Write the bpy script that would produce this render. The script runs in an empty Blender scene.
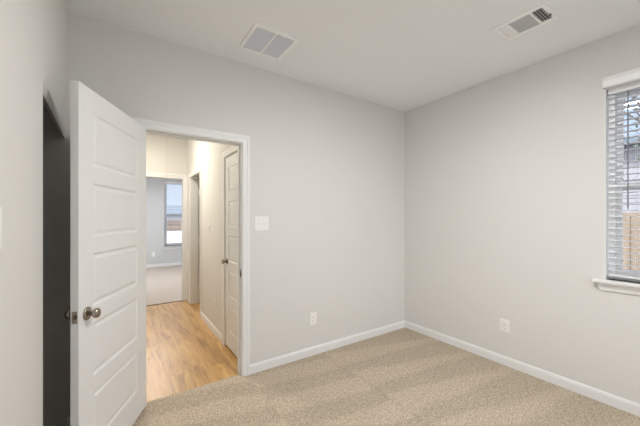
import bpy, bmesh, math, random
from mathutils import Vector, Matrix
random.seed(7)
R = math.radians
sc = bpy.context.scene
COL = sc.collection

# ------------------------------------------------------------------ camera, world, sun, exposure
H = 2.743                 # ceiling height
XL, XR, YB, YR = -0.282, 3.020, 2.5434, -1.10
CAM_Z = 1.384
cam_d = bpy.data.cameras.new('camera')
cam = bpy.data.objects.new('camera', cam_d)
COL.objects.link(cam)
cam.location = (0, 0, CAM_Z)
cam.rotation_euler = (R(90), 0, -0.59368)
cam_d.sensor_fit = 'HORIZONTAL'
cam_d.sensor_width = 36
cam_d.lens = 297.62 / 640 * 36
cam_d.shift_y = -(218.33 - 213) / 640 * -1
cam_d.clip_start = 0.02
cam_d.clip_end = 400
sc.camera = cam

SUN_GLOW = 5.6
w = bpy.data.worlds.new('sky'); sc.world = w
w.use_nodes = True
wn = w.node_tree
for n in list(wn.nodes): wn.nodes.remove(n)
w_out = wn.nodes.new('ShaderNodeOutputWorld')
w_bg = wn.nodes.new('ShaderNodeBackground')
w_tc = wn.nodes.new('ShaderNodeTexCoord')
w_sep = wn.nodes.new('ShaderNodeSeparateXYZ')
w_ramp = wn.nodes.new('ShaderNodeValToRGB')
w_ramp.color_ramp.elements[0].position = 0.0
w_ramp.color_ramp.elements[0].color = (0.80, 0.88, 1.0, 1)
w_ramp.color_ramp.elements[1].position = 0.6
w_ramp.color_ramp.elements[1].color = (0.36, 0.58, 1.0, 1)
w_bg.inputs['Strength'].default_value = 0.62
wn.links.new(w_tc.outputs['Generated'], w_sep.inputs[0])
wn.links.new(w_sep.outputs['Z'], w_ramp.inputs[0])
# sky boosted round the sun, an added glow feeding the rear window
w_dot = wn.nodes.new('ShaderNodeVectorMath'); w_dot.operation = 'DOT_PRODUCT'
w_dot.inputs[1].default_value = Vector((-0.70, -0.42, 0.58)).normalized()
wn.links.new(w_tc.outputs['Generated'], w_dot.inputs[0])
w_mx = wn.nodes.new('ShaderNodeMath'); w_mx.operation = 'MAXIMUM'; w_mx.inputs[1].default_value = 0.0
wn.links.new(w_dot.outputs['Value'], w_mx.inputs[0])
w_pw = wn.nodes.new('ShaderNodeMath'); w_pw.operation = 'POWER'; w_pw.inputs[1].default_value = 2.0
wn.links.new(w_mx.outputs[0], w_pw.inputs[0])
w_ma = wn.nodes.new('ShaderNodeMath'); w_ma.operation = 'MULTIPLY_ADD'; w_ma.inputs[1].default_value = SUN_GLOW; w_ma.inputs[2].default_value = 0.0
wn.links.new(w_pw.outputs[0], w_ma.inputs[0])
w_sc = wn.nodes.new('ShaderNodeVectorMath'); w_sc.operation = 'MULTIPLY_ADD'
w_sc.inputs[0].default_value = (1.0, 0.98, 0.96)
wn.links.new(w_ma.outputs[0], w_sc.inputs[1]); wn.links.new(w_ramp.outputs[0], w_sc.inputs[2])
wn.links.new(w_sc.outputs[0], w_bg.inputs['Color'])
wn.links.new(w_bg.outputs[0], w_out.inputs[0])

sun_d = bpy.data.lights.new('sun', 'SUN')
sun_d.energy = 4.6; sun_d.angle = R(3); sun_d.color = (1.0, 0.97, 0.92)
sun = bpy.data.objects.new('sun', sun_d); COL.objects.link(sun)
sun.rotation_euler = Vector((0.50, 0.45, -0.74)).to_track_quat('-Z', 'Y').to_euler()
sun.location = (-5, -5, 12)

LAMP_ROOM, LAMP_HALL, FILL_FAR = 80.0, 106.0, 178.0     # radiance of the lit lamp domes
sc.view_settings.view_transform = 'Standard'
sc.view_settings.look = 'None'
sc.view_settings.exposure = 0.86
sc.view_settings.gamma = 1
sc.view_settings.use_curve_mapping = False
sc.cycles.use_denoising = True
sc.cycles.max_bounces = 16
sc.cycles.diffuse_bounces = 10
sc.cycles.sample_clamp_indirect = 4.0

# ------------------------------------------------------------------ materials
def new_mat(name, col, rough=0.5, metal=0.0, spec=0.5):
    m = bpy.data.materials.new(name); m.use_nodes = True
    b = m.node_tree.nodes['Principled BSDF']
    b.inputs['Base Color'].default_value = (*col, 1)
    b.inputs['Roughness'].default_value = rough
    b.inputs['Metallic'].default_value = metal
    b.inputs['Specular IOR Level'].default_value = spec
    return m, m.node_tree, b

def noise_mat(name, col, rough, scale, bump, dist=0.002, colvar=0.03, metal=0.0, spec=0.5, detail=3):
    m, nt, b = new_mat(name, col, rough, metal, spec)
    tc = nt.nodes.new('ShaderNodeTexCoord')
    nz = nt.nodes.new('ShaderNodeTexNoise'); nz.inputs['Scale'].default_value = scale
    nz.inputs['Detail'].default_value = detail
    nt.links.new(tc.outputs['Object'], nz.inputs['Vector'])
    bp = nt.nodes.new('ShaderNodeBump'); bp.inputs['Strength'].default_value = bump
    bp.inputs['Distance'].default_value = dist
    nt.links.new(nz.outputs['Fac'], bp.inputs['Height'])
    nt.links.new(bp.outputs['Normal'], b.inputs['Normal'])
    n2 = nt.nodes.new('ShaderNodeTexNoise'); n2.inputs['Scale'].default_value = scale * 0.25
    nt.links.new(tc.outputs['Object'], n2.inputs['Vector'])
    mx = nt.nodes.new('ShaderNodeMix'); mx.data_type = 'RGBA'
    mx.inputs['A'].default_value = (*[c * (1 - colvar) for c in col], 1)
    mx.inputs['B'].default_value = (*[min(1, c * (1 + colvar)) for c in col], 1)
    nt.links.new(n2.outputs['Fac'], mx.inputs['Factor'])
    nt.links.new(mx.outputs['Result'], b.inputs['Base Color'])
    return m

def math_node(nt, op, a, b=None, c=None):
    n = nt.nodes.new('ShaderNodeMath'); n.operation = op
    for i, v in enumerate((a, b, c)):
        if v is None: continue
        if isinstance(v, (int, float)): n.inputs[i].default_value = v
        else: nt.links.new(v, n.inputs[i])
    return n.outputs[0]

M = {}
M['wall'] = noise_mat('wall_paint', (0.697, 0.689, 0.670), 0.85, 130, 0.12, colvar=0.012, spec=0.25)
M['hall_wall'] = noise_mat('hallway_paint', (0.697, 0.689, 0.670), 0.85, 130, 0.10, colvar=0.012, spec=0.25)
M['blue_wall'] = noise_mat('far_bedroom_paint', (0.60, 0.61, 0.615), 0.85, 130, 0.1, colvar=0.012, spec=0.25)
M['ceiling'] = noise_mat('ceiling_paint', (0.86, 0.88, 0.89), 0.95, 90, 0.18, colvar=0.012, spec=0.1)
M['trim'] = noise_mat('white_trim_paint', (0.79, 0.795, 0.795), 0.38, 220, 0.02, colvar=0.008)
M['door'] = noise_mat('white_door_paint', (0.79, 0.795, 0.795), 0.42, 240, 0.05, colvar=0.008)
M['plastic'] = noise_mat('white_plastic', (0.84, 0.83, 0.81), 0.35, 60, 0.0, colvar=0.006)
M['slot'] = noise_mat('dark_slot', (0.05, 0.048, 0.045), 0.6, 60, 0.0)
M['nickel'] = noise_mat('satin_nickel', (0.36, 0.315, 0.265), 0.20, 300, 0.03, dist=0.0005, metal=1.0)
M['vent'] = noise_mat('white_vent_enamel', (0.93, 0.93, 0.93), 0.4, 80, 0.0, colvar=0.006)
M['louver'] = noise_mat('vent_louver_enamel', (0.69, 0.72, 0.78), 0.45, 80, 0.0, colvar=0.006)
M['duct'] = noise_mat('duct_liner', (0.16, 0.16, 0.17), 0.8, 40, 0.0)
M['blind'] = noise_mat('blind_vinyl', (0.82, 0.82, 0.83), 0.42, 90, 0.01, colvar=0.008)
M['slat'] = noise_mat('shaded_slat_vinyl', (0.63, 0.645, 0.68), 0.45, 90, 0.01, colvar=0.01)  # shade put into the white slats: greyed to read dark against daylight
M['cord'] = noise_mat('blind_cord', (0.60, 0.62, 0.66), 0.8, 200, 0.0)
M['wand'] = noise_mat('grey_wand', (0.20, 0.21, 0.23), 0.35, 90, 0.0)
M['vinyl'] = noise_mat('window_vinyl', (0.88, 0.89, 0.90), 0.4, 70, 0.0, colvar=0.006)
M['string'] = noise_mat('pull_string', (0.55, 0.50, 0.42), 0.9, 200, 0.0)
M['walnut'] = noise_mat('dark_strip', (0.10, 0.065, 0.045), 0.5, 60, 0.05, colvar=0.2)
M['old_fence'] = noise_mat('weathered_boards', (0.12, 0.085, 0.066), 0.9, 8, 0.1, colvar=0.25)
M['fence'] = None
M['siding'] = noise_mat('pale_siding', (0.22, 0.218, 0.24), 0.8, 6, 0.05, colvar=0.05)
M['roof'] = noise_mat('grey_shingle', (0.105, 0.125, 0.15), 0.9, 18, 0.3, dist=0.01, colvar=0.25)
M['concrete'] = noise_mat('pale_concrete', (0.30, 0.30, 0.305), 0.9, 3, 0.1, colvar=0.08)
M['bark'] = noise_mat('bark', (0.12, 0.11, 0.10), 0.9, 25, 0.4, dist=0.01, colvar=0.3)
M['leaf'] = noise_mat('leaf', (0.10, 0.14, 0.09), 0.8, 12, 0.1, colvar=0.4)

# cedar boards
m, nt, b = new_mat('cedar_boards', (0.5, 0.33, 0.2), 0.85); M['fence'] = m
tc = nt.nodes.new('ShaderNodeTexCoord'); nz = nt.nodes.new('ShaderNodeTexNoise')
mp = nt.nodes.new('ShaderNodeMapping'); mp.inputs['Scale'].default_value = (7, 7, 0.6)
nz.inputs['Scale'].default_value = 2.0; nz.inputs['Detail'].default_value = 4
cr = nt.nodes.new('ShaderNodeValToRGB')
cr.color_ramp.elements[0].color = (0.19, 0.145, 0.105, 1); cr.color_ramp.elements[0].position = 0.3
cr.color_ramp.elements[1].color = (0.275, 0.215, 0.16, 1); cr.color_ramp.elements[1].position = 0.7
nt.links.new(tc.outputs['Object'], mp.inputs[0]); nt.links.new(mp.outputs[0], nz.inputs['Vector'])
nt.links.new(nz.outputs['Fac'], cr.inputs[0]); nt.links.new(cr.outputs[0], b.inputs['Base Color'])

# lamp diffuser
def emit_mat(name, col, strength):
    m = bpy.data.materials.new(name); m.use_nodes = True; nt = m.node_tree
    b = nt.nodes['Principled BSDF']
    b.inputs['Base Color'].default_value = (0.9, 0.9, 0.88, 1)
    b.inputs['Emission Color'].default_value = (*col, 1)
    b.inputs['Emission Strength'].default_value = strength
    return m
M['lamp_white'] = emit_mat('lamp_diffuser', (1, 0.99, 0.975), LAMP_ROOM)
M['lamp_warm'] = emit_mat('warm_lamp_diffuser', (1, 0.93, 0.79), LAMP_HALL)
M['fill_cool'] = emit_mat('cool_fill_diffuser', (0.96, 0.98, 1.0), FILL_FAR)

# window glass: a real thin pane
m = bpy.data.materials.new('window_glass'); m.use_nodes = True; nt = m.node_tree
for n in list(nt.nodes): nt.nodes.remove(n)
o_ = nt.nodes.new('ShaderNodeOutputMaterial'); mixs = nt.nodes.new('ShaderNodeMixShader')
tr = nt.nodes.new('ShaderNodeBsdfTransparent'); tr.inputs[0].default_value = (0.97, 0.985, 0.99, 1)
gl = nt.nodes.new('ShaderNodeBsdfGlossy'); gl.inputs['Roughness'].default_value = 0.02
fr = nt.nodes.new('ShaderNodeFresnel'); fr.inputs['IOR'].default_value = 1.45
sm = math_node(nt, 'MULTIPLY', fr.outputs[0], 0.6)
nt.links.new(sm, mixs.inputs[0]); nt.links.new(tr.outputs[0], mixs.inputs[1]); nt.links.new(gl.outputs[0], mixs.inputs[2])
nt.links.new(mixs.outputs[0], o_.inputs[0]); M['glass'] = m

# carpet: flecked cut pile, with the swaths a vacuum cleaner has brushed into the nap
def carpet_mat(name, base, tracks):
    m, nt, b = new_mat(name, base, 0.95, spec=0.1)
    tc = nt.nodes.new('ShaderNodeTexCoord'); P = tc.outputs['Object']
    fine = nt.nodes.new('ShaderNodeTexNoise'); fine.inputs['Scale'].default_value = 95; fine.inputs['Detail'].default_value = 5
    fine.inputs['Roughness'].default_value = 0.75
    nt.links.new(P, fine.inputs['Vector'])
    tuft = nt.nodes.new('ShaderNodeTexVoronoi'); tuft.inputs['Scale'].default_value = 130
    nt.links.new(P, tuft.inputs['Vector'])
    cr = nt.nodes.new('ShaderNodeValToRGB'); e = cr.color_ramp.elements
    e[0].position = 0.36; e[0].color = (*[c * 0.55 for c in base], 1)
    e[1].position = 0.62; e[1].color = (*[min(1, c * 1.35) for c in base], 1)
    nt.links.new(fine.outputs['Fac'], cr.inputs[0])
    big = nt.nodes.new('ShaderNodeTexNoise'); big.inputs['Scale'].default_value = 2.2; big.inputs['Detail'].default_value = 3
    nt.links.new(P, big.inputs['Vector'])
    val = math_node(nt, 'MULTIPLY_ADD', big.outputs['Fac'], 0.16, 0.92)
    clump = nt.nodes.new('ShaderNodeTexNoise'); clump.inputs['Scale'].default_value = 34; clump.inputs['Detail'].default_value = 3
    nt.links.new(P, clump.inputs['Vector'])
    val = math_node(nt, 'ADD', val, math_node(nt, 'MULTIPLY_ADD', clump.outputs['Fac'], 0.62, -0.31))
    if tracks:
        sx = nt.nodes.new('ShaderNodeSeparateXYZ')
        wob = nt.nodes.new('ShaderNodeTexNoise'); wob.inputs['Scale'].default_value = 2.6
        nt.links.new(P, wob.inputs['Vector'])
        add = nt.nodes.new('ShaderNodeMix'); add.data_type = 'VECTOR'; add.inputs['Factor'].default_value = 0.10
        nt.links.new(P, add.inputs['A']); nt.links.new(wob.outputs['Color'], add.inputs['B'])
        nt.links.new(add.outputs['Result'], sx.inputs[0])
        X, Y = sx.outputs['X'], sx.outputs['Y']
        za = math_node(nt, 'GREATER_THAN', X, 1.60)        # three passes side by side
        zb = math_node(nt, 'GREATER_THAN', X, 0.90)
        slope = math_node(nt, 'MULTIPLY_ADD', za, 0.04, 0.16)
        t = math_node(nt, 'MULTIPLY_ADD', X, slope, Y)
        t = math_node(nt, 'MULTIPLY_ADD', za, -0.119, t)
        t = math_node(nt, 'MULTIPLY_ADD', zb, 0.13, t)
        s = math_node(nt, 'SUBTRACT', t, 2.123)
        s = math_node(nt, 'MULTIPLY', s, 2 * math.pi / 0.37)
        s = math_node(nt, 'COSINE', s)
        taper = math_node(nt, 'MULTIPLY', math_node(nt, 'SUBTRACT', 2.0, X), math_node(nt, 'MULTIPLY', za, 1.2))
        s = math_node(nt, 'ADD', s, taper)
        s = math_node(nt, 'MULTIPLY', s, 2.4)
        s = math_node(nt, 'MINIMUM', math_node(nt, 'MAXIMUM', s, -1.0), 1.0)
        val = math_node(nt, 'MULTIPLY_ADD', s, 0.072, val)
        # the seam of brushed pile between two passes
        d = math_node(nt, 'ABSOLUTE', math_node(nt, 'SUBTRACT', X, 1.60))
        d = math_node(nt, 'LESS_THAN', d, 0.014)
        val = math_node(nt, 'MULTIPLY_ADD', d, -0.08, val)
    mul = nt.nodes.new('ShaderNodeVectorMath'); mul.operation = 'SCALE'
    nt.links.new(cr.outputs[0], mul.inputs[0]); nt.links.new(val, mul.inputs['Scale'])
    nt.links.new(mul.outputs[0], b.inputs['Base Color'])
    bp = nt.nodes.new('ShaderNodeBump'); bp.inputs['Strength'].default_value = 0.7; bp.inputs['Distance'].default_value = 0.006
    hs = math_node(nt, 'MULTIPLY_ADD', tuft.outputs['Distance'], -0.5, fine.outputs['Fac'])
    nt.links.new(hs, bp.inputs['Height']); nt.links.new(bp.outputs['Normal'], b.inputs['Normal'])
    return m
M['carpet'] = carpet_mat('tan_carpet', (0.495, 0.415, 0.32), True)
M['carpet_far'] = carpet_mat('far_carpet', (0.48, 0.42, 0.37), False)

# oak vinyl planks running away from the bedroom door
def plank_mat():
    m, nt, b = new_mat('oak_planks', (0.5, 0.3, 0.14), 0.38)
    tc = nt.nodes.new('ShaderNodeTexCoord'); P = tc.outputs['Object']
    rot = nt.nodes.new('ShaderNodeMapping'); rot.inputs['Rotation'].default_value = (0, 0, R(90))
    nt.links.new(P, rot.inputs[0])
    br = nt.nodes.new('ShaderNodeTexBrick')
    br.inputs['Scale'].default_value = 1.0; br.inputs['Brick Width'].default_value = 1.22
    br.inputs['Row Height'].default_value = 0.178; br.inputs['Mortar Size'].default_value = 0.0012
    br.inputs['Color1'].default_value = (0, 0, 0, 1); br.inputs['Color2'].default_value = (1, 1, 1, 1)
    br.inputs['Mortar'].default_value = (0.5, 0.5, 0.5, 1)
    br.offset = 0.37
    nt.links.new(rot.outputs[0], br.inputs['Vector'])
    mp = nt.nodes.new('ShaderNodeMapping'); mp.inputs['Scale'].default_value = (11, 1.0, 1)
    nt.links.new(P, mp.inputs[0])
    sh = nt.nodes.new('ShaderNodeVectorMath'); sh.operation = 'MULTIPLY_ADD'
    sh.inputs[1].default_value = (7.3, 3.1, 5.7)
    nt.links.new(br.outputs['Color'], sh.inputs[0]); nt.links.new(mp.outputs[0], sh.inputs[2])
    g = nt.nodes.new('ShaderNodeTexNoise'); g.inputs['Scale'].default_value = 1.7; g.inputs['Detail'].default_value = 6
    g.inputs['Roughness'].default_value = 0.62; g.inputs['Distortion'].default_value = 0.6
    nt.links.new(sh.outputs[0], g.inputs['Vector'])
    cr = nt.nodes.new('ShaderNodeValToRGB'); e = cr.color_ramp.elements
    e[0].position = 0.28; e[0].color = (0.22, 0.115, 0.036, 1)
    e[1].position = 0.75; e[1].color = (0.64, 0.40, 0.155, 1)
    e2 = cr.color_ramp.elements.new(0.47); e2.color = (0.48, 0.275, 0.092, 1)
    nt.links.new(g.outputs['Fac'], cr.inputs[0])
    sep = nt.nodes.new('ShaderNodeSeparateColor'); nt.links.new(br.outputs['Color'], sep.inputs[0])
    v = math_node(nt, 'MULTIPLY_ADD', sep.outputs[0], 0.26, 0.87)
    v = math_node(nt, 'MULTIPLY_ADD', br.outputs['Fac'], -0.30, v)
    mul = nt.nodes.new('ShaderNodeVectorMath'); mul.operation = 'SCALE'
    nt.links.new(cr.outputs[0], mul.inputs[0]); nt.links.new(v, mul.inputs['Scale'])
    nt.links.new(mul.outputs[0], b.inputs['Base Color'])
    bp = nt.nodes.new('ShaderNodeBump'); bp.inputs['Strength'].default_value = 0.12; bp.inputs['Distance'].default_value = 0.002
    nt.links.new(g.outputs['Fac'], bp.inputs['Height']); nt.links.new(bp.outputs['Normal'], b.inputs['Normal'])
    return m
M['planks'] = plank_mat()

# ------------------------------------------------------------------ mesh helpers
def obj(name, bm, mat, parent=None, smooth=False, bevel=0.0, segs=2, loc=None, rot=None):
    bmesh.ops.recalc_face_normals(bm, faces=bm.faces)
    me = bpy.data.meshes.new(name); bm.to_mesh(me); bm.free()
    if smooth:
        for p in me.polygons: p.use_smooth = True
    me.materials.append(M[mat] if isinstance(mat, str) else mat)
    o = bpy.data.objects.new(name, me); COL.objects.link(o)
    if parent is not None: o.parent = parent
    if loc is not None: o.location = loc
    if rot is not None: o.rotation_euler = rot
    if bevel > 0:
        md = o.modifiers.new('bevel', 'BEVEL'); md.width = bevel; md.segments = segs
        md.limit_method = 'ANGLE'; md.angle_limit = R(40)
    return o

def tag(o, label, cat=None, kind=None, group=None):
    o['label'] = label
    if cat: o['category'] = cat
    if kind: o['kind'] = kind
    if group: o['group'] = group
    return o

def empty(name, loc=(0, 0, 0), rz=0.0):
    o = bpy.data.objects.new(name, None); COL.objects.link(o)
    o.location = loc; o.rotation_euler = (0, 0, rz); o.empty_display_size = 0.1
    return o

def box(bm, lo, hi, mat4=None):
    xs, ys, zs = zip(lo, hi)
    v = [bm.verts.new((xs[i], ys[j], zs[k])) for i in (0, 1) for j in (0, 1) for k in (0, 1)]
    for f in ((0, 1, 3, 2), (4, 6, 7, 5), (0, 4, 5, 1), (2, 3, 7, 6), (0, 2, 6, 4), (1, 5, 7, 3)):
        bm.faces.new([v[i] for i in f])
    if mat4 is not None: bmesh.ops.transform(bm, matrix=mat4, verts=v)
    return v

def bx(*args):
    bm = bmesh.new()
    for lo, hi in args: box(bm, lo, hi)
    return bm

def lathe(bm, prof, axis='X', n=32, origin=(0, 0, 0)):
    """prof: (along, radius) pairs, turned about the axis"""
    rings = []
    for a, r in prof:
        ring = []
        for i in range(n):
            t = 2 * math.pi * i / n
            c, s = r * math.cos(t), r * math.sin(t)
            p = {'X': (a, c, s), 'Y': (c, a, s), 'Z': (c, s, a)}[axis]
            ring.append(bm.verts.new(Vector(p) + Vector(origin)))
        rings.append(ring)
    for r0, r1 in zip(rings, rings[1:]):
        for i in range(n):
            bm.faces.new((r0[i], r0[(i + 1) % n], r1[(i + 1) % n], r1[i]))
    bm.faces.new(rings[0]); bm.faces.new(list(reversed(rings[-1])))

def sheet(axis, d0, d1, us, zs, solid):
    """wall made of one welded sheet with openings; axis 'Y': us are x values, thickness d0..d1 along Y"""
    bm = bmesh.new(); vd = {}
    def P(i, k, d):
        key = (i, k, d)
        if key not in vd:
            u, z, dd = us[i], zs[k], (d0, d1)[d]
            vd[key] = bm.verts.new((u, dd, z) if axis == 'Y' else (dd, u, z))
        return vd[key]
    nu, nz = len(us) - 1, len(zs) - 1
    def S(i, k): return 0 <= i < nu and 0 <= k < nz and solid((us[i] + us[i + 1]) / 2, (zs[k] + zs[k + 1]) / 2)
    for i in range(nu):
        for k in range(nz):
            if not S(i, k): continue
            for d in (0, 1): bm.faces.new((P(i, k, d), P(i + 1, k, d), P(i + 1, k + 1, d), P(i, k + 1, d)))
            for di, dk, a, bb in ((-1, 0, (i, k), (i, k + 1)), (1, 0, (i + 1, k), (i + 1, k + 1)), (0, -1, (i, k), (i + 1, k)), (0, 1, (i, k + 1), (i + 1, k + 1))):
                if not S(i + di, k + dk):
                    bm.faces.new((P(*a, 0), P(*bb, 0), P(*bb, 1), P(*a, 1)))
    return bm

def wall(name, axis, d0, d1, u0, u1, z0, z1, holes, mat, label):
    us = sorted({u0, u1, *[h for q in holes for h in q[:2]]})
    zs = sorted({z0, z1, *[h for q in holes for h in q[2:]]})
    us = [u for u in us if u0 <= u <= u1]; zs = [z for z in zs if z0 <= z <= z1]
    bm = sheet(axis, d0, d1, us, zs, lambda u, z: not any(q[0] < u < q[1] and q[2] < z < q[3] for q in holes))
    return tag(obj(name, bm, mat), label, 'wall', 'structure')

def casing(axis, face, out, u0, u1, z1, width=0.066, thick=0.017, z0=0.0, fourth=False):
    """mitred casing round an opening on the wall plane face; out = +1/-1 direction it stands proud"""
    prof = [(0, 0), (0, thick * 0.55), (0.006, thick * 0.7), (width * 0.55, thick * 0.8), (width * 0.72, thick), (width - 0.004, thick), (width, thick - 0.004), (width, 0)]
    bm = bmesh.new(); rows = []
    for wv, t in prof:
        d = face + out * t
        pts = [(u0 - wv, z0), (u0 - wv, z1 + wv), (u1 + wv, z1 + wv), (u1 + wv, z0)]
        rows.append([bm.verts.new((u, d, z) if axis == 'Y' else (d, u, z)) for u, z in pts])
    for a, b2 in zip(rows, rows[1:]):
        for i in range(3): bm.faces.new((a[i], a[i + 1], b2[i + 1], b2[i]))
    bm.faces.new([r[0] for r in rows]); bm.faces.new([r[3] for r in rows][::-1])
    return bm

def jamb(axis, d0, d1, u0, u1, z1, t=0.018):
    bm = bmesh.new()
    def b3(ua, ub, za, zb, da, db):
        if axis == 'Y': box(bm, (ua, da, za), (ub, db, zb))
        else: box(bm, (da, ua, za), (db, ub, zb))
    b3(u0 - t, u0, 0, z1 + t, d0, d1); b3(u1, u1 + t, 0, z1 + t, d0, d1); b3(u0, u1, z1, z1 + t, d0, d1)
    return bm

def stop(axis, d0, d1, u0, u1, z1, t=0.010):
    bm = bmesh.new()
    def b3(ua, ub, za, zb):
        if axis == 'Y': box(bm, (ua, d0, za), (ub, d1, zb))
        else: box(bm, (d0, ua, za), (d1, ub, zb))
    b3(u0, u0 + t, 0, z1 - t); b3(u1 - t, u1, 0, z1 - t); b3(u0, u1, z1 - t, z1)
    return bm

BP = [(0, 0), (0.013, 0), (0.013, 0.062), (0.010, 0.074), (0.006, 0.083), (0, 0.083)]
def baseboard(name, axis, face, out, u0, u1, label, z=0.0, mat='trim'):
    bm = bmesh.new()
    ends = []
    for u in (u0, u1):
        ends.append([bm.verts.new((u, face + out * t, z + h) if axis == 'Y' else (face + out * t, u, z + h)) for t, h in BP])
    n = len(BP)
    for i in range(n): bm.faces.new((ends[0][i], ends[0][(i + 1) % n], ends[1][(i + 1) % n], ends[1][i]))
    bm.faces.new(ends[0]); bm.faces.new(ends[1][::-1])
    return tag(obj(name, bm, mat), label, 'baseboard', 'structure')

def slab(name, lo, hi, mat, label, cat):
    return tag(obj(name, bx((lo, hi)), mat), label, cat, 'structure')

# ------------------------------------------------------------------ the rooms
WT = 0.115                               # partition thickness
YH = YB + WT                             # hallway side of the bedroom wall
XH = 0.955                               # hallway right wall face
XHL = -0.16                              # hallway left wall face
YF = 5.42                                # hallway far wall face
YF2, FR0, FR1 = 9.64, -1.9, 3.1          # far bedroom
DX0, DX1, DZ = 0.130, 0.889, 2.040       # bedroom door opening
LTH = 0.040                              # thickness of the board wall over the closet recess
LY, LZ = 1.793, 1.985                    # near edge and head of the recess opening
XC = -1.02                               # closet recess back
TRY = 2.588                              # carpet to plank line

slab('floor', (XC, YR, -0.12), (XR, TRY, 0.0), 'carpet', 'tan flecked cut pile carpet with vacuum marks in the bedroom', 'floor')
slab('floor_hallway', (XHL, TRY, -0.12), (2.6, YF + 0.006, -0.002), 'planks', 'warm oak wood plank floor of the hallway beyond the open door', 'floor')
slab('floor_far_bedroom', (FR0, YF + 0.006, -0.12), (FR1, YF2, 0.0), 'carpet_far', 'grey beige carpet of the far bedroom past the hallway', 'floor')
slab('ceiling', (XC, YR, H), (XR, YB, H + 0.1), 'ceiling', 'light grey textured ceiling of the bedroom with two air grilles', 'ceiling')
slab('ceiling_hallway', (XHL, YH, H), (2.6, YF, H + 0.1), 'ceiling', 'ceiling of the hallway beyond the open door', 'ceiling')
slab('ceiling_far_bedroom', (FR0, YF + WT, H), (FR1, YF2, H + 0.1), 'ceiling', 'ceiling of the far bedroom past the hallway', 'ceiling')

wall('wall_back', 'Y', YB, YH, XC - WT, XR + 0.15, 0, H, [(DX0 - 0.018, DX1 + 0.018, -1, DZ + 0.018)], 'wall', 'greige painted wall with the open doorway and switch plate')
W0, W1, WZ0, WZ1 = -0.26, 0.655, 0.926, 2.36
wall('wall_right', 'X', XR, XR + 0.15, YR - 0.12, YB, 0, H, [(W0, W1, WZ0, WZ1)], 'wall', 'greige painted wall with the blind covered window')
HEAD = 2.06                              # the head over the recess is a softly splayed drywall edge
bm = sheet('X', XL - LTH, XL, [YR, LY, YB], [0, HEAD, H], lambda u, z: u < LY or z > HEAD)
e = [[bm.verts.new(q) for q in ((XL, y, HEAD), (XL, y, zf), (XL - 0.003, y, zf - 0.014), (XL - 0.012, y, zb), (XL - LTH, y, zb + 0.03), (XL - LTH, y, HEAD))] for y, zf, zb in ((LY, 2.003, 1.968), (YB, 1.962, 1.905))]
for i in range(6): bm.faces.new((e[0][i], e[0][(i + 1) % 6], e[1][(i + 1) % 6], e[1][i]))
bm.faces.new(e[0]); bm.faces.new(e[1][::-1])
tag(obj('wall_left', bm, 'wall'), 'greige painted wall at the left edge with the dark recess opening', 'wall', 'structure')
RW0, RW1, RWZ0, RWZ1 = 0.4, 2.6, 0.60, 2.36  # opening of the added rear window
wall('wall_rear', 'Y', YR - 0.15, YR, XC - WT, XR, 0, H, [(RW0, RW1, RWZ0, RWZ1)], 'wall', 'greige painted wall behind the viewpoint')
wall('wall_recess', 'X', XC - WT, XC, YR, YB, 0, H, [], 'wall', 'back wall of the dark recess behind the open door')
wall('wall_recess_side', 'Y', 1.10 - WT, 1.10, XC, XL - LTH, 0, H, [], 'wall', 'side wall of the dark recess behind the open door')
# hallway
CD0, CD1 = 2.70, 3.255                    # linen closet door
SD0, SD1 = 4.45, 5.14                     # side doorway
wall('wall_hallway_right', 'X', XH, XH + WT, YH, YF, 0, H, [(CD0 - 0.018, CD1 + 0.018, -1, DZ + 0.018), (SD0 - 0.018, SD1 + 0.018, -1, DZ + 0.018)], 'hall_wall', 'cream lit hallway wall with a white closed door and a doorway')
wall('wall_hallway_left', 'X', XHL - WT, XHL, YH, YF, 0, H, [], 'hall_wall', 'hallway wall hidden behind the open white door')
FD0, FD1 = 0.11, 0.888
wall('wall_hallway_far', 'Y', YF, YF + WT, FR0 - WT, FR1 + WT, 0, H, [(FD0 - 0.018, FD1 + 0.018, -1, DZ + 0.018)], 'hall_wall', 'cream wall at the far end of the hallway above the far doorway')
wall('wall_side_room', 'X', 2.6, 2.7, YH, YF, 0, H, [], 'hall_wall', 'wall of the unlit side room off the hallway')
wall('wall_side_room_partition', 'Y', 3.9, 4.0, XH + WT, 2.6, 0, H, [], 'hall_wall', 'partition between the linen closet and the side room')
# far bedroom
FW0, FW1, FWZ0, FWZ1 = 1.08, 2.00, 0.57, 2.46
wall('wall_far_bedroom', 'Y', YF2, YF2 + 0.15, FR0, FR1, 0, H, [(FW0, FW1, FWZ0, FWZ1)], 'blue_wall', 'pale blue grey wall of the far bedroom with a window')
wall('wall_far_bedroom_left', 'X', FR0 - WT, FR0, YF + WT, YF2 + 0.15, 0, H, [], 'blue_wall', 'left wall of the far bedroom')
wall('wall_far_bedroom_right', 'X', FR1, FR1 + WT, YF + WT, YF2 + 0.15, 0, H, [], 'blue_wall', 'right wall of the far bedroom')
wall('wall_far_bedroom_near', 'Y', YF + WT, YF + WT + 0.012, FR0, FR1, 0, H, [(FD0 - 0.018, FD1 + 0.018, -1, DZ + 0.018)], 'blue_wall', 'doorway side wall of the far bedroom')

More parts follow.
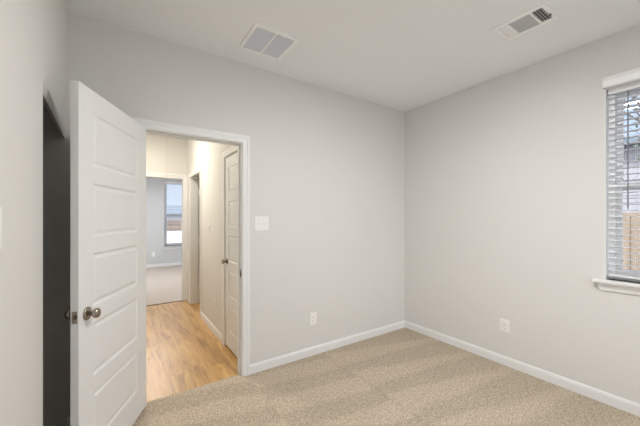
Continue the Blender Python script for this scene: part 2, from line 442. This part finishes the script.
# baseboards
baseboard('baseboard_back', 'Y', YB, -1, DX1 + 0.071, XR, 'white baseboard along the wall right of the open doorway')
baseboard('baseboard_back_door_side', 'Y', YB, -1, XL, DX0 - 0.071, 'short white baseboard behind the open door')
baseboard('baseboard_right', 'X', XR, -1, YR, YB - 0.013, 'white baseboard along the wall under the window')
baseboard('baseboard_left', 'X', XL, 1, YR + 0.013, LY, 'white baseboard along the left wall')
baseboard('baseboard_rear', 'Y', YR, 1, XL, XR - 0.013, 'white baseboard behind the viewpoint')
baseboard('baseboard_hallway_right', 'X', XH, -1, CD1 + 0.071, SD0 - 0.071, 'white baseboard between the hallway door and the side doorway', z=-0.002)
baseboard('baseboard_hallway_corner', 'X', XH, -1, SD1 + 0.071, YF, 'short white baseboard in the far hallway corner', z=-0.002)
baseboard('baseboard_far_bedroom', 'Y', YF2, -1, FR0, FR1, 'white baseboard under the far bedroom window')

# ------------------------------------------------------------------ door frames
def door_frame(name, axis, d0, d1, u0, u1, label, faces=(True, True), stop_at=None):
    t = tag(empty(name), label, 'door frame', 'structure')
    obj('jamb', jamb(axis, d0, d1, u0, u1, DZ), 'trim', t)
    if faces[0]: obj('casing', casing(axis, d0, -1, u0 - 0.005, u1 + 0.005, DZ + 0.005), 'trim', t)
    if faces[1]: obj('casing', casing(axis, d1, 1, u0 - 0.005, u1 + 0.005, DZ + 0.005), 'trim', t)
    if stop_at: obj('door_stop', stop(axis, stop_at[0], stop_at[1], u0, u1, DZ), 'trim', t)
    return t

df = door_frame('trim_1', 'Y', YB, YH, DX0, DX1, 'white casing and jamb of the open bedroom doorway', stop_at=(YB + 0.045, YB + 0.080))
bm = bx(((DX1 - 0.0015, YB + 0.006, 0.865), (DX1 + 0.001, YB + 0.040, 0.930)))
sp = obj('strike_plate', bm, 'nickel', df, bevel=0.001)
obj('latch_hole', bx(((DX1 - 0.0022, YB + 0.014, 0.882), (DX1 - 0.0010, YB + 0.030, 0.912))), 'slot', sp)
door_frame('trim_2', 'X', XH, XH + WT, CD0, CD1, 'white casing round the closed door on the hallway right wall', stop_at=(XH + 0.040, XH + 0.075))
door_frame('trim_3', 'X', XH, XH + WT, SD0, SD1, 'white casing of the open side doorway down the hallway')
door_frame('trim_4', 'Y', YF, YF + WT + 0.012, FD0, FD1, 'white casing of the doorway at the end of the hallway', )

slab('trim_5', (FD0, YF - 0.006, -0.002), (FD1, YF + 0.026, 0.005), 'walnut', 'thin dark strip where the hallway planks meet the far carpet', 'floor strip')

# ------------------------------------------------------------------ panel doors
PANELS = [(0.203, 0.476), (0.566, 0.839), (0.929, 1.202), (1.292, 1.565), (1.655, 1.928)]
def door_leaf_bm(width, height, z0, panels, px0, px1, thick=0.035):
    """five horizontal moulded panels on both faces; local x along the leaf, y thickness 0..thick"""
    bm = bmesh.new()
    xs = [0, px0, px1, width]
    zs = [z0] + [z for p in panels for z in p] + [z0 + height]
    for side, y in ((-1, 0.0), (1, thick)):
        V = [[bm.verts.new((x, y, z)) for z in zs] for x in xs]
        for i in range(3):
            for k in range(len(zs) - 1):
                if i == 1 and k % 2 == 1:
                    x0, x1, za, zb = xs[1], xs[2], zs[k], zs[k + 1]
                    prev = [V[1][k], V[2][k], V[2][k + 1], V[1][k + 1]]
                    for ins, dep in ((0.003, 0.004), (0.010, 0.0075), (0.017, 0.0075), (0.030, 0.003), (0.034, 0.0025)):
                        yy = y - side * dep
                        cur = [bm.verts.new(q) for q in ((x0 + ins, yy, za + ins), (x1 - ins, yy, za + ins), (x1 - ins, yy, zb - ins), (x0 + ins, yy, zb - ins))]
                        for j in range(4): bm.faces.new((prev[j], prev[(j + 1) % 4], cur[(j + 1) % 4], cur[j]))
                        prev = cur
                    bm.faces.new(prev)
                else:
                    bm.faces.new((V[i][k], V[i + 1][k], V[i + 1][k + 1], V[i][k + 1]))
    z1 = z0 + height
    for (xa, za, xb, zb) in ((0, z0, width, z0), (0, z1, width, z1), (0, z0, 0, z1), (width, z0, width, z1)):
        bm.faces.new([bm.verts.new(q) for q in ((xa, 0, za), (xb, 0, zb), (xb, thick, zb), (xa, thick, za))])
    bmesh.ops.remove_doubles(bm, verts=bm.verts, dist=1e-5)
    return bm

ROSE = [(0, 0.0335), (0.003, 0.0335), (0.007, 0.030), (0.009, 0.024), (0.011, 0.017), (0.013, 0.0125)]
KNOB = [(0.010, 0.0115), (0.022, 0.0105), (0.027, 0.014), (0.031, 0.0195), (0.037, 0.0238), (0.044, 0.0252), (0.050, 0.0238), (0.0545, 0.0195), (0.0575, 0.0125), (0.059, 0.005)]
def knob(parent, x, y, z, out):
    """rose and knob on a leaf's face; out = +1/-1 along the leaf's local y"""
    bm = bmesh.new(); lathe(bm, [(out * a, r) for a, r in KNOB], 'Y', 40, (x, y, z))
    k = obj('knob', bm, 'nickel', parent, smooth=True)
    bm = bmesh.new(); lathe(bm, [(out * a, r) for a, r in ROSE], 'Y', 40, (x, y, z))
    obj('rose', bm, 'nickel', k, smooth=True)

def hinge_bm(x, y, z):
    bm = bmesh.new(); lathe(bm, [(z - 0.045, 0.0055), (z + 0.045, 0.0055)], 'Z', 16, (x, y, 0))
    return bm

# main door: hinge pin at the left jamb, swung about 115 degrees into the room
ANG = 115.45
d1 = tag(empty('door_1', (0.128, YB - 0.006, 0), -R(ANG)), 'white five panel door standing wide open into the bedroom', 'door', 'structure')
LW = 0.757
bm = door_leaf_bm(LW, 2.030, 0.015, PANELS, 0.137, 0.640)
leaf = obj('door_leaf', bm, 'door', d1, bevel=0.0012, segs=1, loc=(0.003, 0.006, 0))
knob(d1, 0.695, 0.041, 0.907, 1)
knob(d1, 0.695, 0.006, 0.907, -1)
lp = obj('latch_plate', bx(((LW + 0.0025, 0.0110, 0.878), (LW + 0.0042, 0.0360, 0.936))), 'nickel', d1, bevel=0.0008)
bm = bmesh.new()
v = box(bm, (LW + 0.004, 0.017, 0.898), (LW + 0.014, 0.030, 0.916))
for q in v:
    if q.co.x > LW + 0.01 and q.co.y < 0.02: q.co.x -= 0.009
obj('latch_bolt', bm, 'nickel', lp, bevel=0.0008)
for z in (0.22, 1.03, 1.84): obj('hinge', hinge_bm(0.0, 0.0, z), 'nickel', d1, smooth=True)

# hallway linen closet door, closed; leaf lies in the wall plane
d2 = tag(empty('door_2', (XH + 0.038, CD0, 0), R(90)), 'narrow white five panel door closed in the hallway right wall', 'door', 'structure')
CW = CD1 - CD0
bm = door_leaf_bm(CW - 0.006, 2.010, 0.022, PANELS, 0.10, CW - 0.106)
obj('door_leaf', bm, 'door', d2, bevel=0.0012, segs=1, loc=(0.003, 0.0, 0))
knob(d2, CW - 0.063, 0.035, 0.925, 1)

# door of the side room, hinged at the far jamb and swung right into that room
d3 = tag(empty('door_3', (XH + WT + 0.012, SD1 - 0.002, 0), R(78)), 'white door swung open inside the side doorway of the hallway', 'door', 'structure')
bm = door_leaf_bm(0.68, 2.018, 0.012, PANELS, 0.12, 0.56)
obj('door_leaf', bm, 'door', d3, bevel=0.0012, segs=1, loc=(0.020, -0.040, 0))
for z in (0.25, 1.03, 1.80): obj('hinge', bx(((-0.018, -0.012, z - 0.045), (0.010, 0.006, z + 0.045))), 'trim', d3, bevel=0.001)

# ------------------------------------------------------------------ windows
def window(name, axis, face, thick, u0, u1, z0, z1, label, portal_dir):
    """single hung vinyl window set near the outer face of the wall"""
    t = tag(empty(name), label, 'window', 'structure')
    s = 1 if thick > 0 else -1
    def b3(bm, ua, ub, za, zb, da, db):
        da, db = face + s * da, face + s * db
        lo, hi = min(da, db), max(da, db)
        if axis == 'X': box(bm, (lo, ua, za), (hi, ub, zb))
        else: box(bm, (ua, lo, za), (ub, hi, zb))
    T = abs(thick)
    bm = bmesh.new(); fw = 0.040
    for q in ((u0, u0 + fw, z0, z1), (u1 - fw, u1, z0, z1), (u0 + fw, u1 - fw, z0, z0 + fw), (u0 + fw, u1 - fw, z1 - fw, z1)):
        b3(bm, *q, T - 0.075, T)
    obj('window_frame', bm, 'vinyl', t, bevel=0.002, segs=1)
    zm = (z0 + z1) / 2 - 0.025
    sw = 0.036
    for nm, za, zb, da in (('lower_sash', z0 + fw, zm + 0.025, T - 0.065), ('upper_sash', zm - 0.025, z1 - fw, T - 0.035)):
        bm = bmesh.new(); ua, ub = u0 + fw, u1 - fw
        for q in ((ua, ua + sw, za, zb), (ub - sw, ub, za, zb), (ua + sw, ub - sw, za, za + sw), (ua + sw, ub - sw, zb - sw, zb)):
            b3(bm, *q, da, da + 0.026)
        sash = obj(nm, bm, 'vinyl', t, bevel=0.002, segs=1)
        bm = bmesh.new(); b3(bm, ua + sw, ub - sw, za + sw, zb - sw, da + 0.011, da + 0.014)
        obj('glass', bm, 'glass', sash)
    return t

def portal(name, loc, rot, sx, sy):
    l = bpy.data.lights.new(name, 'AREA'); l.shape = 'RECTANGLE'; l.size = sx; l.size_y = sy
    l.energy = 1; l.cycles.is_portal = True
    o = bpy.data.objects.new(name, l); COL.objects.link(o); o.location = loc; o.rotation_euler = rot

t = window('window_1', 'X', XR, 0.15, W0, W1, WZ0, WZ1, 'white framed window behind the lowered blind', -1)
lin = bx(((XR, W0, WZ0), (XR + 0.075, W0 + 0.004, WZ1)), ((XR, W1 - 0.004, WZ0), (XR + 0.075, W1, WZ1)), ((XR, W0 + 0.004, WZ1 - 0.004), (XR + 0.075, W1 - 0.004, WZ1)))
obj('jamb_liner', lin, 'trim', t)
# stool and apron
bm = bmesh.new()
box(bm, (XR - 0.048, W0 - 0.062, WZ0 - 0.024), (XR, W1 + 0.062, WZ0))
box(bm, (XR, W0, WZ0 - 0.024), (XR + 0.075, W1, WZ0))
ws = obj('window_stool', bm, 'trim', t, bevel=0.004)
bm = bmesh.new()
prof = [(0, 0), (-0.008, 0), (-0.013, 0.008), (-0.018, 0.040), (-0.024, 0.060), (0, 0.060)]
ends = []
for u, k in ((W0 - 0.04, 1), (W1 + 0.04, -1)):
    ends.append([bm.verts.new((XR + a, u + k * (0.012 if z < 0.03 else 0.0), WZ0 - 0.084 + z)) for a, z in prof])
for i in range(6): bm.faces.new((ends[0][i], ends[0][(i + 1) % 6], ends[1][(i + 1) % 6], ends[1][i]))
bm.faces.new(ends[0]); bm.faces.new(ends[1][::-1])
obj('window_apron', bm, 'trim', t, bevel=0.0015, segs=1)
portal('window_portal', (XR + 0.152, (W0 + W1) / 2, (WZ0 + WZ1) / 2), (0, R(90), 0), WZ1 - WZ0, W1 - W0)

t2 = window('window_2', 'Y', YF2, 0.15, FW0, FW1, FWZ0, FWZ1, 'far bedroom window seen through two doorways', -1)
obj('window_stool', bx(((FW0 - 0.05, YF2 - 0.045, FWZ0 - 0.022), (FW1 + 0.05, YF2, FWZ0)), ((FW0, YF2, FWZ0 - 0.022), (FW1, YF2 + 0.075, FWZ0))), 'trim', t2, bevel=0.003)
obj('window_apron', bx(((FW0 - 0.03, YF2 - 0.016, FWZ0 - 0.075), (FW1 + 0.03, YF2, FWZ0 - 0.022))), 'trim', t2, bevel=0.003)
portal('far_window_portal', ((FW0 + FW1) / 2, YF2 + 0.152, (FWZ0 + FWZ1) / 2), (R(90), 0, 0), FW1 - FW0, FWZ1 - FWZ0)

t3 = window('added_window_3', 'Y', YR, -0.15, RW0, RW1, RWZ0, RWZ1, 'unseen window added behind the viewpoint to brighten the room', 1)  # unseen, added to let in more daylight for ceiling and walls
obj('window_stool', bx(((RW0 - 0.05, YR, RWZ0 - 0.022), (RW1 + 0.05, YR + 0.045, RWZ0)), ((RW0, YR - 0.075, RWZ0 - 0.022), (RW1, YR, RWZ0))), 'trim', t3, bevel=0.003)
portal('rear_window_portal', ((RW0 + RW1) / 2, YR - 0.152, (RWZ0 + RWZ1) / 2), (R(-90), 0, 0), RW1 - RW0, RWZ1 - RWZ0)

# ------------------------------------------------------------------ blinds
def blind(label, loc, rz, width, z0, z1, drop_bottom, tilt, pitch=0.0445, proud=0.0, rise=0.0, wall_y=0.0, wand_u=None, cords=(0.13, 0.87), wand_len=0.8):
    """horizontal slat blind; local x across the window, local y towards the room"""
    b = tag(empty('window_blind', loc, rz), label, 'blind')
    obj('headrail', bx(((0.004, -0.045, z1 - 0.045), (width - 0.004, 0.008, z1 - 0.002))), 'blind', b, bevel=0.002)
    bm = bmesh.new()     # moulded valance; proud = how far its back stands past the headrail
    pr = [(0.012, -0.074), (0.018, -0.074), (0.022, -0.066), (0.022, -0.022), (0.027, -0.012), (0.030, 0.0), (0.012, 0.0)]
    zt = z1 - 0.002 + rise
    e = [[bm.verts.new((x, a + proud, zt + z)) for a, z in pr] for x in (-0.012, width + 0.012)]
    n = len(pr)
    for i in range(n): bm.faces.new((e[0][i], e[0][(i + 1) % n], e[1][(i + 1) % n], e[1][i]))
    bm.faces.new(e[0]); bm.faces.new(e[1][::-1])
    if proud > 0:
        for x in (-0.012, width + 0.004): box(bm, (x, wall_y, zt - 0.074), (x + 0.008, 0.012 + proud, zt))
    obj('valance', bm, 'blind', b, bevel=0.0015, segs=1)
    z = z1 - 0.075; i = 0
    me = None
    while z > drop_bottom + 0.03:
        if me is None:
            bm = bmesh.new(); n = 6; top = []; bot = []
            for k in range(n + 1):
                s = -0.025 + 0.05 * k / n; c = 0.003 * (1 - (s / 0.025) ** 2)
                top.append([bm.verts.new((x, s, c + 0.0014)) for x in (0.006, width - 0.006)])
                bot.append([bm.verts.new((x, s, c - 0.0014)) for x in (0.006, width - 0.006)])
            for k in range(n):
                bm.faces.new((top[k][0], top[k][1], top[k + 1][1], top[k + 1][0]))
                bm.faces.new((bot[k][0], bot[k + 1][0], bot[k + 1][1], bot[k][1]))
            bm.faces.new((top[0][0], bot[0][0], bot[0][1], top[0][1])); bm.faces.new((top[n][0], top[n][1], bot[n][1], bot[n][0]))
            for x in (0, 1): bm.faces.new([q[x] for q in top] + [q[x] for q in bot[::-1]])
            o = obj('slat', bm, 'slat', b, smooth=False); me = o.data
        else:
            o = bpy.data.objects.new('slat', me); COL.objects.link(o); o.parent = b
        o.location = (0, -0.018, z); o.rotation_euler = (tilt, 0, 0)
        z -= pitch; i += 1
    obj('bottom_rail', bx(((0.006, -0.043, drop_bottom), (width - 0.006, 0.007, drop_bottom + 0.016))), 'blind', b, bevel=0.003)
    for f in cords:
        bm = bmesh.new()
        for y in (-0.0445, 0.0085):
            lathe(bm, [(drop_bottom + 0.014, 0.0009), (z1 - 0.04, 0.0009)], 'Z', 6, (width * f, y, 0))
        obj('ladder_cord', bm, 'cord', b)
    if wand_u is not None:
        bm = bmesh.new(); lathe(bm, [(z1 - 0.07 - wand_len, 0.003), (z1 - 0.07 - wand_len + 0.03, 0.0048), (z1 - 0.07 - wand_len + 0.10, 0.0040), (z1 - 0.06, 0.0036)], 'Z', 10, (wand_u, 0.022, 0))
        obj('tilt_wand', bm, 'wand', b, smooth=True)
    return b
def place_blind_right(): 
    return blind('white horizontal slat blind lowered over the window in the right wall', (XR + 0.045, W0 + 0.006, 0), R(90), W1 - W0 - 0.012, WZ0, WZ1, WZ0 + 0.022, R(0), proud=0.063, rise=0.066, wall_y=0.0455, wand_u=W1 - W0 - 0.012 - 0.112, cords=(0.15, 0.835), wand_len=0.84)
b1 = place_blind_right()
blind('white slat blind hanging in the far bedroom window', (FW1 - 0.002, YF2 + 0.03, 0), R(180), FW1 - FW0 - 0.004, FWZ0, FWZ1, FWZ0 + 0.03, R(0))

# ------------------------------------------------------------------ ceiling grilles
rg = tag(empty('return_air_grille', (0.957, 2.133, H)), 'square white return air grille in the ceiling above the doorway wall', 'vent')
S = 0.176
bm = bmesh.new()
for q in (((-S, -S, -0.012), (-S + 0.026, S, 0)), ((S - 0.026, -S, -0.012), (S, S, 0)), ((-S + 0.026, -S, -0.012), (S - 0.026, -S + 0.026, 0)), ((-S + 0.026, S - 0.026, -0.012), (S - 0.026, S, 0))):
    box(bm, *q)
obj('frame', bm, 'vent', rg, bevel=0.003)
obj('divider_bar', bx(((-0.007, -S + 0.026, -0.0115), (0.007, S - 0.026, -0.001))), 'vent', rg, bevel=0.001)
for x0, x1 in ((-S + 0.026, -0.007), (0.007, S - 0.026)):
    bm = bmesh.new(); y = -S + 0.034
    while y < S - 0.03:
        box(bm, (x0, -0.0075, -0.0006), (x1, 0.0075, 0.0006), Matrix.Translation((0, y, -0.006)) @ Matrix.Rotation(R(-32), 4, 'X'))
        y += 0.0125
    obj('louver_panel', bm, 'louver', rg)
obj('backing', bx(((-S + 0.02, -S + 0.02, -0.0008), (S - 0.02, S - 0.02, -0.0002))), 'louver', rg)

sr = tag(empty('supply_register', (2.333, 0.917, H)), 'rectangular white three way supply register in the ceiling near the window', 'vent')
A, B = 0.120, 0.157           # half sizes along x and y
secs = [(-0.130, -0.070), (-0.058, 0.068), (0.080, 0.132)]       # y ranges of the three louver sections
bm = bmesh.new()
fx = 0.024 + 0.01
for q in (((-A, -B, -0.009), (-A + fx, B, 0)), ((A - fx, -B, -0.009), (A, B, 0))): box(bm, *q)
ys = [-B] + [v for s in secs for v in s] + [B]
for i in range(0, len(ys), 2): box(bm, (-A + fx, ys[i], -0.009), (A - fx, ys[i + 1], 0))
obj('faceplate', bm, 'vent', sr, bevel=0.002)
def louvers(name, y0, y1, along, ang, mat, step=0.012):
    bm = bmesh.new()
    if along == 'x':
        y = y0 + step * 0.5
        while y < y1:
            box(bm, (-A + fx, -0.007, -0.0006), (A - fx, 0.007, 0.0006), Matrix.Translation((0, y, -0.006)) @ Matrix.Rotation(ang, 4, 'X')); y += step
    else:
        x = -A + fx + step * 0.5
        while x < A - fx:
            box(bm, (-0.007, y0, -0.0006), (0.007, y1, 0.0006), Matrix.Translation((x, 0, -0.006)) @ Matrix.Rotation(ang, 4, 'Y')); x += step
    return obj(name, bm, mat, sr)
louvers('louver_section', *secs[2], 'x', R(-28), 'vent')
louvers('louver_section', *secs[1], 'y', R(-72), 'vent', 0.0135)
louvers('louver_section', *secs[0], 'x', R(64), 'vent', 0.0155)
obj('duct_opening', bx(((-A + fx - 0.004, -B + 0.02, -0.0008), (A - fx + 0.004, B - 0.02, -0.0002))), 'duct', sr)
obj('damper_lever', bx(((0.030, -0.142, -0.016), (0.036, -0.134, -0.008)), ((0.018, -0.141, -0.0098), (0.050, -0.136, -0.0088))), 'slot', sr)

# ------------------------------------------------------------------ switch and outlet plates
def rrect_plate(bm, wd, ht, th, r=0.006):
    pts = []
    for cx, cz, a0 in ((wd / 2 - r, ht / 2 - r, 0), (-wd / 2 + r, ht / 2 - r, 90), (-wd / 2 + r, -ht / 2 + r, 180), (wd / 2 - r, -ht / 2 + r, 270)):
        for k in range(5):
            a = R(a0 + 22.5 * k); pts.append((cx + r * math.cos(a), cz + r * math.sin(a)))
    rows = []
    for s, y in ((1, 0), (1, -th * 0.5), (1 - 0.006 / wd * 2, -th)):
        rows.append([bm.verts.new((x * s, y, z * s)) for x, z in pts])
    n = len(pts)
    for a, b2 in zip(rows, rows[1:]):
        for i in range(n): bm.faces.new((a[i], a[(i + 1) % n], b2[(i + 1) % n], b2[i]))
    bm.faces.new(rows[0]); bm.faces.new(rows[-1][::-1])

def screw(parent, x, z, y):
    bm = bmesh.new(); lathe(bm, [(y, 0.003), (y - 0.001, 0.0025)], 'Y', 12, (x, 0, z)); obj('screw', bm, 'plastic', parent)

def outlet(label, loc, rz, wd=0.083, ht=0.127):
    """local -y faces the room"""
    o = tag(empty('wall_outlet', loc, rz), label, 'outlet')
    bm = bmesh.new(); rrect_plate(bm, wd, ht, 0.0065); obj('cover_plate', bm, 'plastic', o)
    for z in (-0.0195, 0.0195):
        bm = bmesh.new(); rrect_plate(bm, 0.034, 0.029, 0.0035, r=0.010)
        bmesh.ops.translate(bm, verts=bm.verts, vec=(0, -0.0060, z))
        rc = obj('receptacle', bm, 'plastic', o)
        obj('slots', bx(((-0.0075, -0.0100, z - 0.001), (-0.0055, -0.0094, z + 0.007)), ((0.0050, -0.0100, z + 0.0), (0.0070, -0.0094, z + 0.007)), ((-0.002, -0.0100, z - 0.009), (0.002, -0.0094, z - 0.005))), 'slot', rc)
    screw(o, 0, 0, -0.0064)
    return o

def switch_plate(label, loc, rz, gangs, wd, ht):
    s = tag(empty('switch_plate', loc, rz), label, 'light switch')
    bm = bmesh.new(); rrect_plate(bm, wd, ht, 0.0065); obj('cover_plate', bm, 'plastic', s)
    for g in range(gangs):
        x = (g - (gangs - 1) / 2) * 0.046
        bm = bmesh.new(); v = box(bm, (x - 0.005, -0.018, -0.004), (x + 0.005, -0.0055, 0.010))
        for q in v:
            if q.co.y < -0.01: q.co.z -= 0.008
        obj('toggle', bm, 'plastic', s, bevel=0.001)
        for z in (-0.030, 0.030): screw(s, x, z, -0.0064)
    return s

outlet('white outlet plate low on the doorway wall right of the door', (1.629, YB, 0.364), 0, 0.082, 0.128)
outlet('white outlet plate low on the window wall', (XR, 1.353, 0.368), R(-90), 0.086, 0.122)
switch_plate('white double toggle switch plate beside the doorway casing', (1.075, YB, 1.334), 0, 2, 0.138, 0.133)
lsw = switch_plate('white switch plate cut by the left picture edge', (XL, 1.168, 1.354), R(90), 0, 0.086, 0.128)
bm = bmesh.new(); rrect_plate(bm, 0.033, 0.067, 0.0025, r=0.002); bmesh.ops.translate(bm, verts=bm.verts, vec=(0, -0.0063, 0))
obj('rocker', bm, 'plastic', lsw)
outlet('small white outlet plate low on the hallway wall', (XH, 3.66, 0.36), R(-90), 0.074, 0.118)
switch_plate('small white switch plate on the hallway wall', (XH, 3.95, 1.27), R(-90), 1, 0.074, 0.118)
outlet('tiny white outlet plate on the pale wall beyond the far doorway', (0.80, YF2, 0.36), 0, 0.08, 0.125)

# ------------------------------------------------------------------ ceiling lamps and the attic cord
def ceiling_lamp(label, x, y, mat, r=0.17):
    o = tag(empty('ceiling_lamp', (x, y, H)), label, 'ceiling lamp')
    bm = bmesh.new(); lathe(bm, [(-0.001, r + 0.012), (-0.052, r + 0.012), (-0.056, r + 0.008), (-0.056, r + 0.001), (-0.020, r - 0.004), (-0.020, 0.004)], 'Z', 48)
    obj('lamp_pan', bm, 'vent', o)
    bm = bmesh.new(); lathe(bm, [(-0.023, r - 0.012), (-0.046, r - 0.012), (-0.058, r * 0.80), (-0.065, r * 0.58), (-0.069, r * 0.32), (-0.070, r * 0.05)], 'Z', 40)
    obj('glass_dome', bm, mat, o, smooth=True)
ceiling_lamp('round domed ceiling lamp in the middle of the bedroom', 1.37, 0.80, 'lamp_white')
ceiling_lamp('round domed ceiling lamp of the hallway', 0.16, 4.34, 'lamp_warm', 0.13)
ceiling_lamp('round domed fill lamp added to brighten the far bedroom', 0.60, 7.60, 'fill_cool')  # unseen lamp, added to lift the light in the far bedroom

bm = bmesh.new(); lathe(bm, [(2.06, 0.0018), (H, 0.0018)], 'Z', 8, (0.632, 5.30, 0))
lathe(bm, [(2.045, 0.003), (2.05, 0.006), (2.06, 0.005), (2.068, 0.002)], 'Z', 10, (0.632, 5.30, 0))
tag(obj('pull_cord', bm, 'string'), 'thin pull cord hanging from the hallway ceiling before the far wall', 'cord')

# ------------------------------------------------------------------ outdoors
slab('ground', (-40, -40, -0.30), (90, 90, -0.14), 'concrete', 'pale open ground outside the windows', 'ground')
slab('roof', (XC - 0.3, YR - 0.5, H + 0.12), (XR + 0.55, YF2 + 0.6, H + 0.22), 'roof', 'roof slab over the house with a small eave', 'roof')

def fence(label, p0, p1, height, z0=-0.14, bw=0.14, mat='fence'):
    p0, p1 = Vector(p0), Vector(p1); L = (p1 - p0).length; a = math.atan2((p1 - p0).y, (p1 - p0).x)
    f = tag(empty('board_fence', (p0.x, p0.y, z0), a), label, 'fence')
    bm = bmesh.new(); x = 0
    while x < L:
        hh = height + random.uniform(-0.01, 0.01)
        box(bm, (x, -0.009, 0.02), (x + bw - 0.008, 0.009, hh)); x += bw
    obj('boards', bm, mat, f)
    for z in (0.35, height - 0.3): obj('rail', bx(((0, 0.009, z), (L, 0.047, z + 0.09))), 'fence', f)
    x = 0
    while x <= L:
        obj('post', bx(((x, 0.047, 0), (x + 0.09, 0.137, height - 0.05))), 'fence', f); x += 2.4
    return f
fence('cedar board fence outside the right window', (6.4, 6.0), (6.4, -7.0), 1.62)
fence('distant brown board fence beyond the far bedroom window', (16, 40), (-8, 40), 1.30, mat='old_fence')

def house(label, x, y, rz, wx, wy, hw, hr):
    h = tag(empty('neighbor_house', (x, y, -0.14), rz), label, 'house')
    wl = obj('siding_wall', bx(((-wx / 2, -wy / 2, 0), (wx / 2, wy / 2, hw))), 'siding', h)
    bm = bmesh.new(); k = 0
    z = 0.15
    while z < hw:                         # lap boards
        box(bm, (-wx / 2 - 0.012, -wy / 2 - 0.012, z), (wx / 2 + 0.012, wy / 2 + 0.012, z + 0.012)); z += 0.2
    obj('lap_board_edges', bm, 'siding', wl)
    bm = bmesh.new(); e = 0.35
    pts = [(-wx / 2 - e, -wy / 2 - e, hw), (wx / 2 + e, -wy / 2 - e, hw), (wx / 2 + e, wy / 2 + e, hw), (-wx / 2 - e, wy / 2 + e, hw)]
    lo = [bm.verts.new(q) for q in pts]; lo2 = [bm.verts.new((q[0], q[1], q[2] + 0.15)) for q in pts]
    r0, r1 = bm.verts.new((-wx / 2 + wy * 0.35, 0, hw + hr)), bm.verts.new((wx / 2 - wy * 0.35, 0, hw + hr))
    bm.faces.new(lo[::-1])
    for i in range(4): bm.faces.new((lo[i], lo[(i + 1) % 4], lo2[(i + 1) % 4], lo2[i]))
    bm.faces.new((lo2[0], lo2[1], r1, r0)); bm.faces.new((lo2[2], lo2[3], r0, r1)); bm.faces.new((lo2[1], lo2[2], r1)); bm.faces.new((lo2[3], lo2[0], r0))
    obj('roof', bm, 'roof', h)
    for x0 in (-wx * 0.3, wx * 0.18):
        f = obj('window', bx(((x0, -wy / 2 - 0.04, 0.9), (x0 + 0.9, -wy / 2 + 0.02, 2.2))), 'vinyl', h)
        obj('pane', bx(((x0 + 0.06, -wy / 2 - 0.045, 0.96), (x0 + 0.84, -wy / 2 - 0.038, 2.14))), 'glass', f)
    return h
house('pale sided neighbouring house beyond the fence of the right window', 14.6, 3.0, R(-90), 15, 6, 3.5, 0.9)
house('distant low house with grey roof beyond the far bedroom window', 12, 56, 0, 26, 9, 2.1, 1.6)

# bare tree between fence and neighbouring house
def tree(label, x, y, hgt):
    tr = tag(empty('garden_tree', (x, y, -0.14)), label, 'tree')
    me = bpy.data.meshes.new('trunk'); bm = bmesh.new(); tips = []
    def limb(p, d, r, n, seg):
        prev = None
        for k in range(seg + 1):
            q = d.normalized(); u = q.orthogonal().normalized(); v2 = q.cross(u)
            rr = r * (1 - 0.5 * k / seg)
            ring = [bm.verts.new(p + u * rr * math.cos(2 * math.pi * i / 6) + v2 * rr * math.sin(2 * math.pi * i / 6)) for i in range(6)]
            if prev:
                for i in range(6): bm.faces.new((prev[i], prev[(i + 1) % 6], ring[(i + 1) % 6], ring[i]))
            prev = ring
            if k == seg: tips.append(p.copy()); break
            if n > 0 and k >= (2 if n == 3 else 1):
                for _ in range(2):
                    dd = (d.normalized() + Vector((random.uniform(-1, 1), random.uniform(-1, 1), random.uniform(-0.1, 0.8)))).normalized()
                    limb(p.copy(), dd * d.length * 0.72, rr * 0.55, n - 1, 3)
            p = p + d; d = d + Vector((random.uniform(-.2, .2), random.uniform(-.2, .2), random.uniform(0, .15))) * d.length
    limb(Vector((0, 0, 0)), Vector((0, 0, hgt / 5)), 0.10, 3, 4)
    obj('trunk', bm, 'bark', tr)
    bm = bmesh.new()
    for p in tips:
        for _ in range(5):
            c = p + Vector([random.gauss(0, 0.18) for _ in range(3)])
            mt = Matrix.Translation(c) @ Matrix.Rotation(random.uniform(0, 6.3), 4, Vector([random.gauss(0, 1) for _ in range(3)]).normalized())
            vs = [bm.verts.new(mt @ Vector(q)) for q in ((-0.05, 0, 0), (0, 0.025, 0.008), (0.06, 0, 0), (0, -0.025, 0.008))]
            bm.faces.new(vs)
    obj('foliage', bm, 'leaf', tr)
tree('thin leafy tree rising behind the fence of the right window', 8.0, 0.9, 3.4)
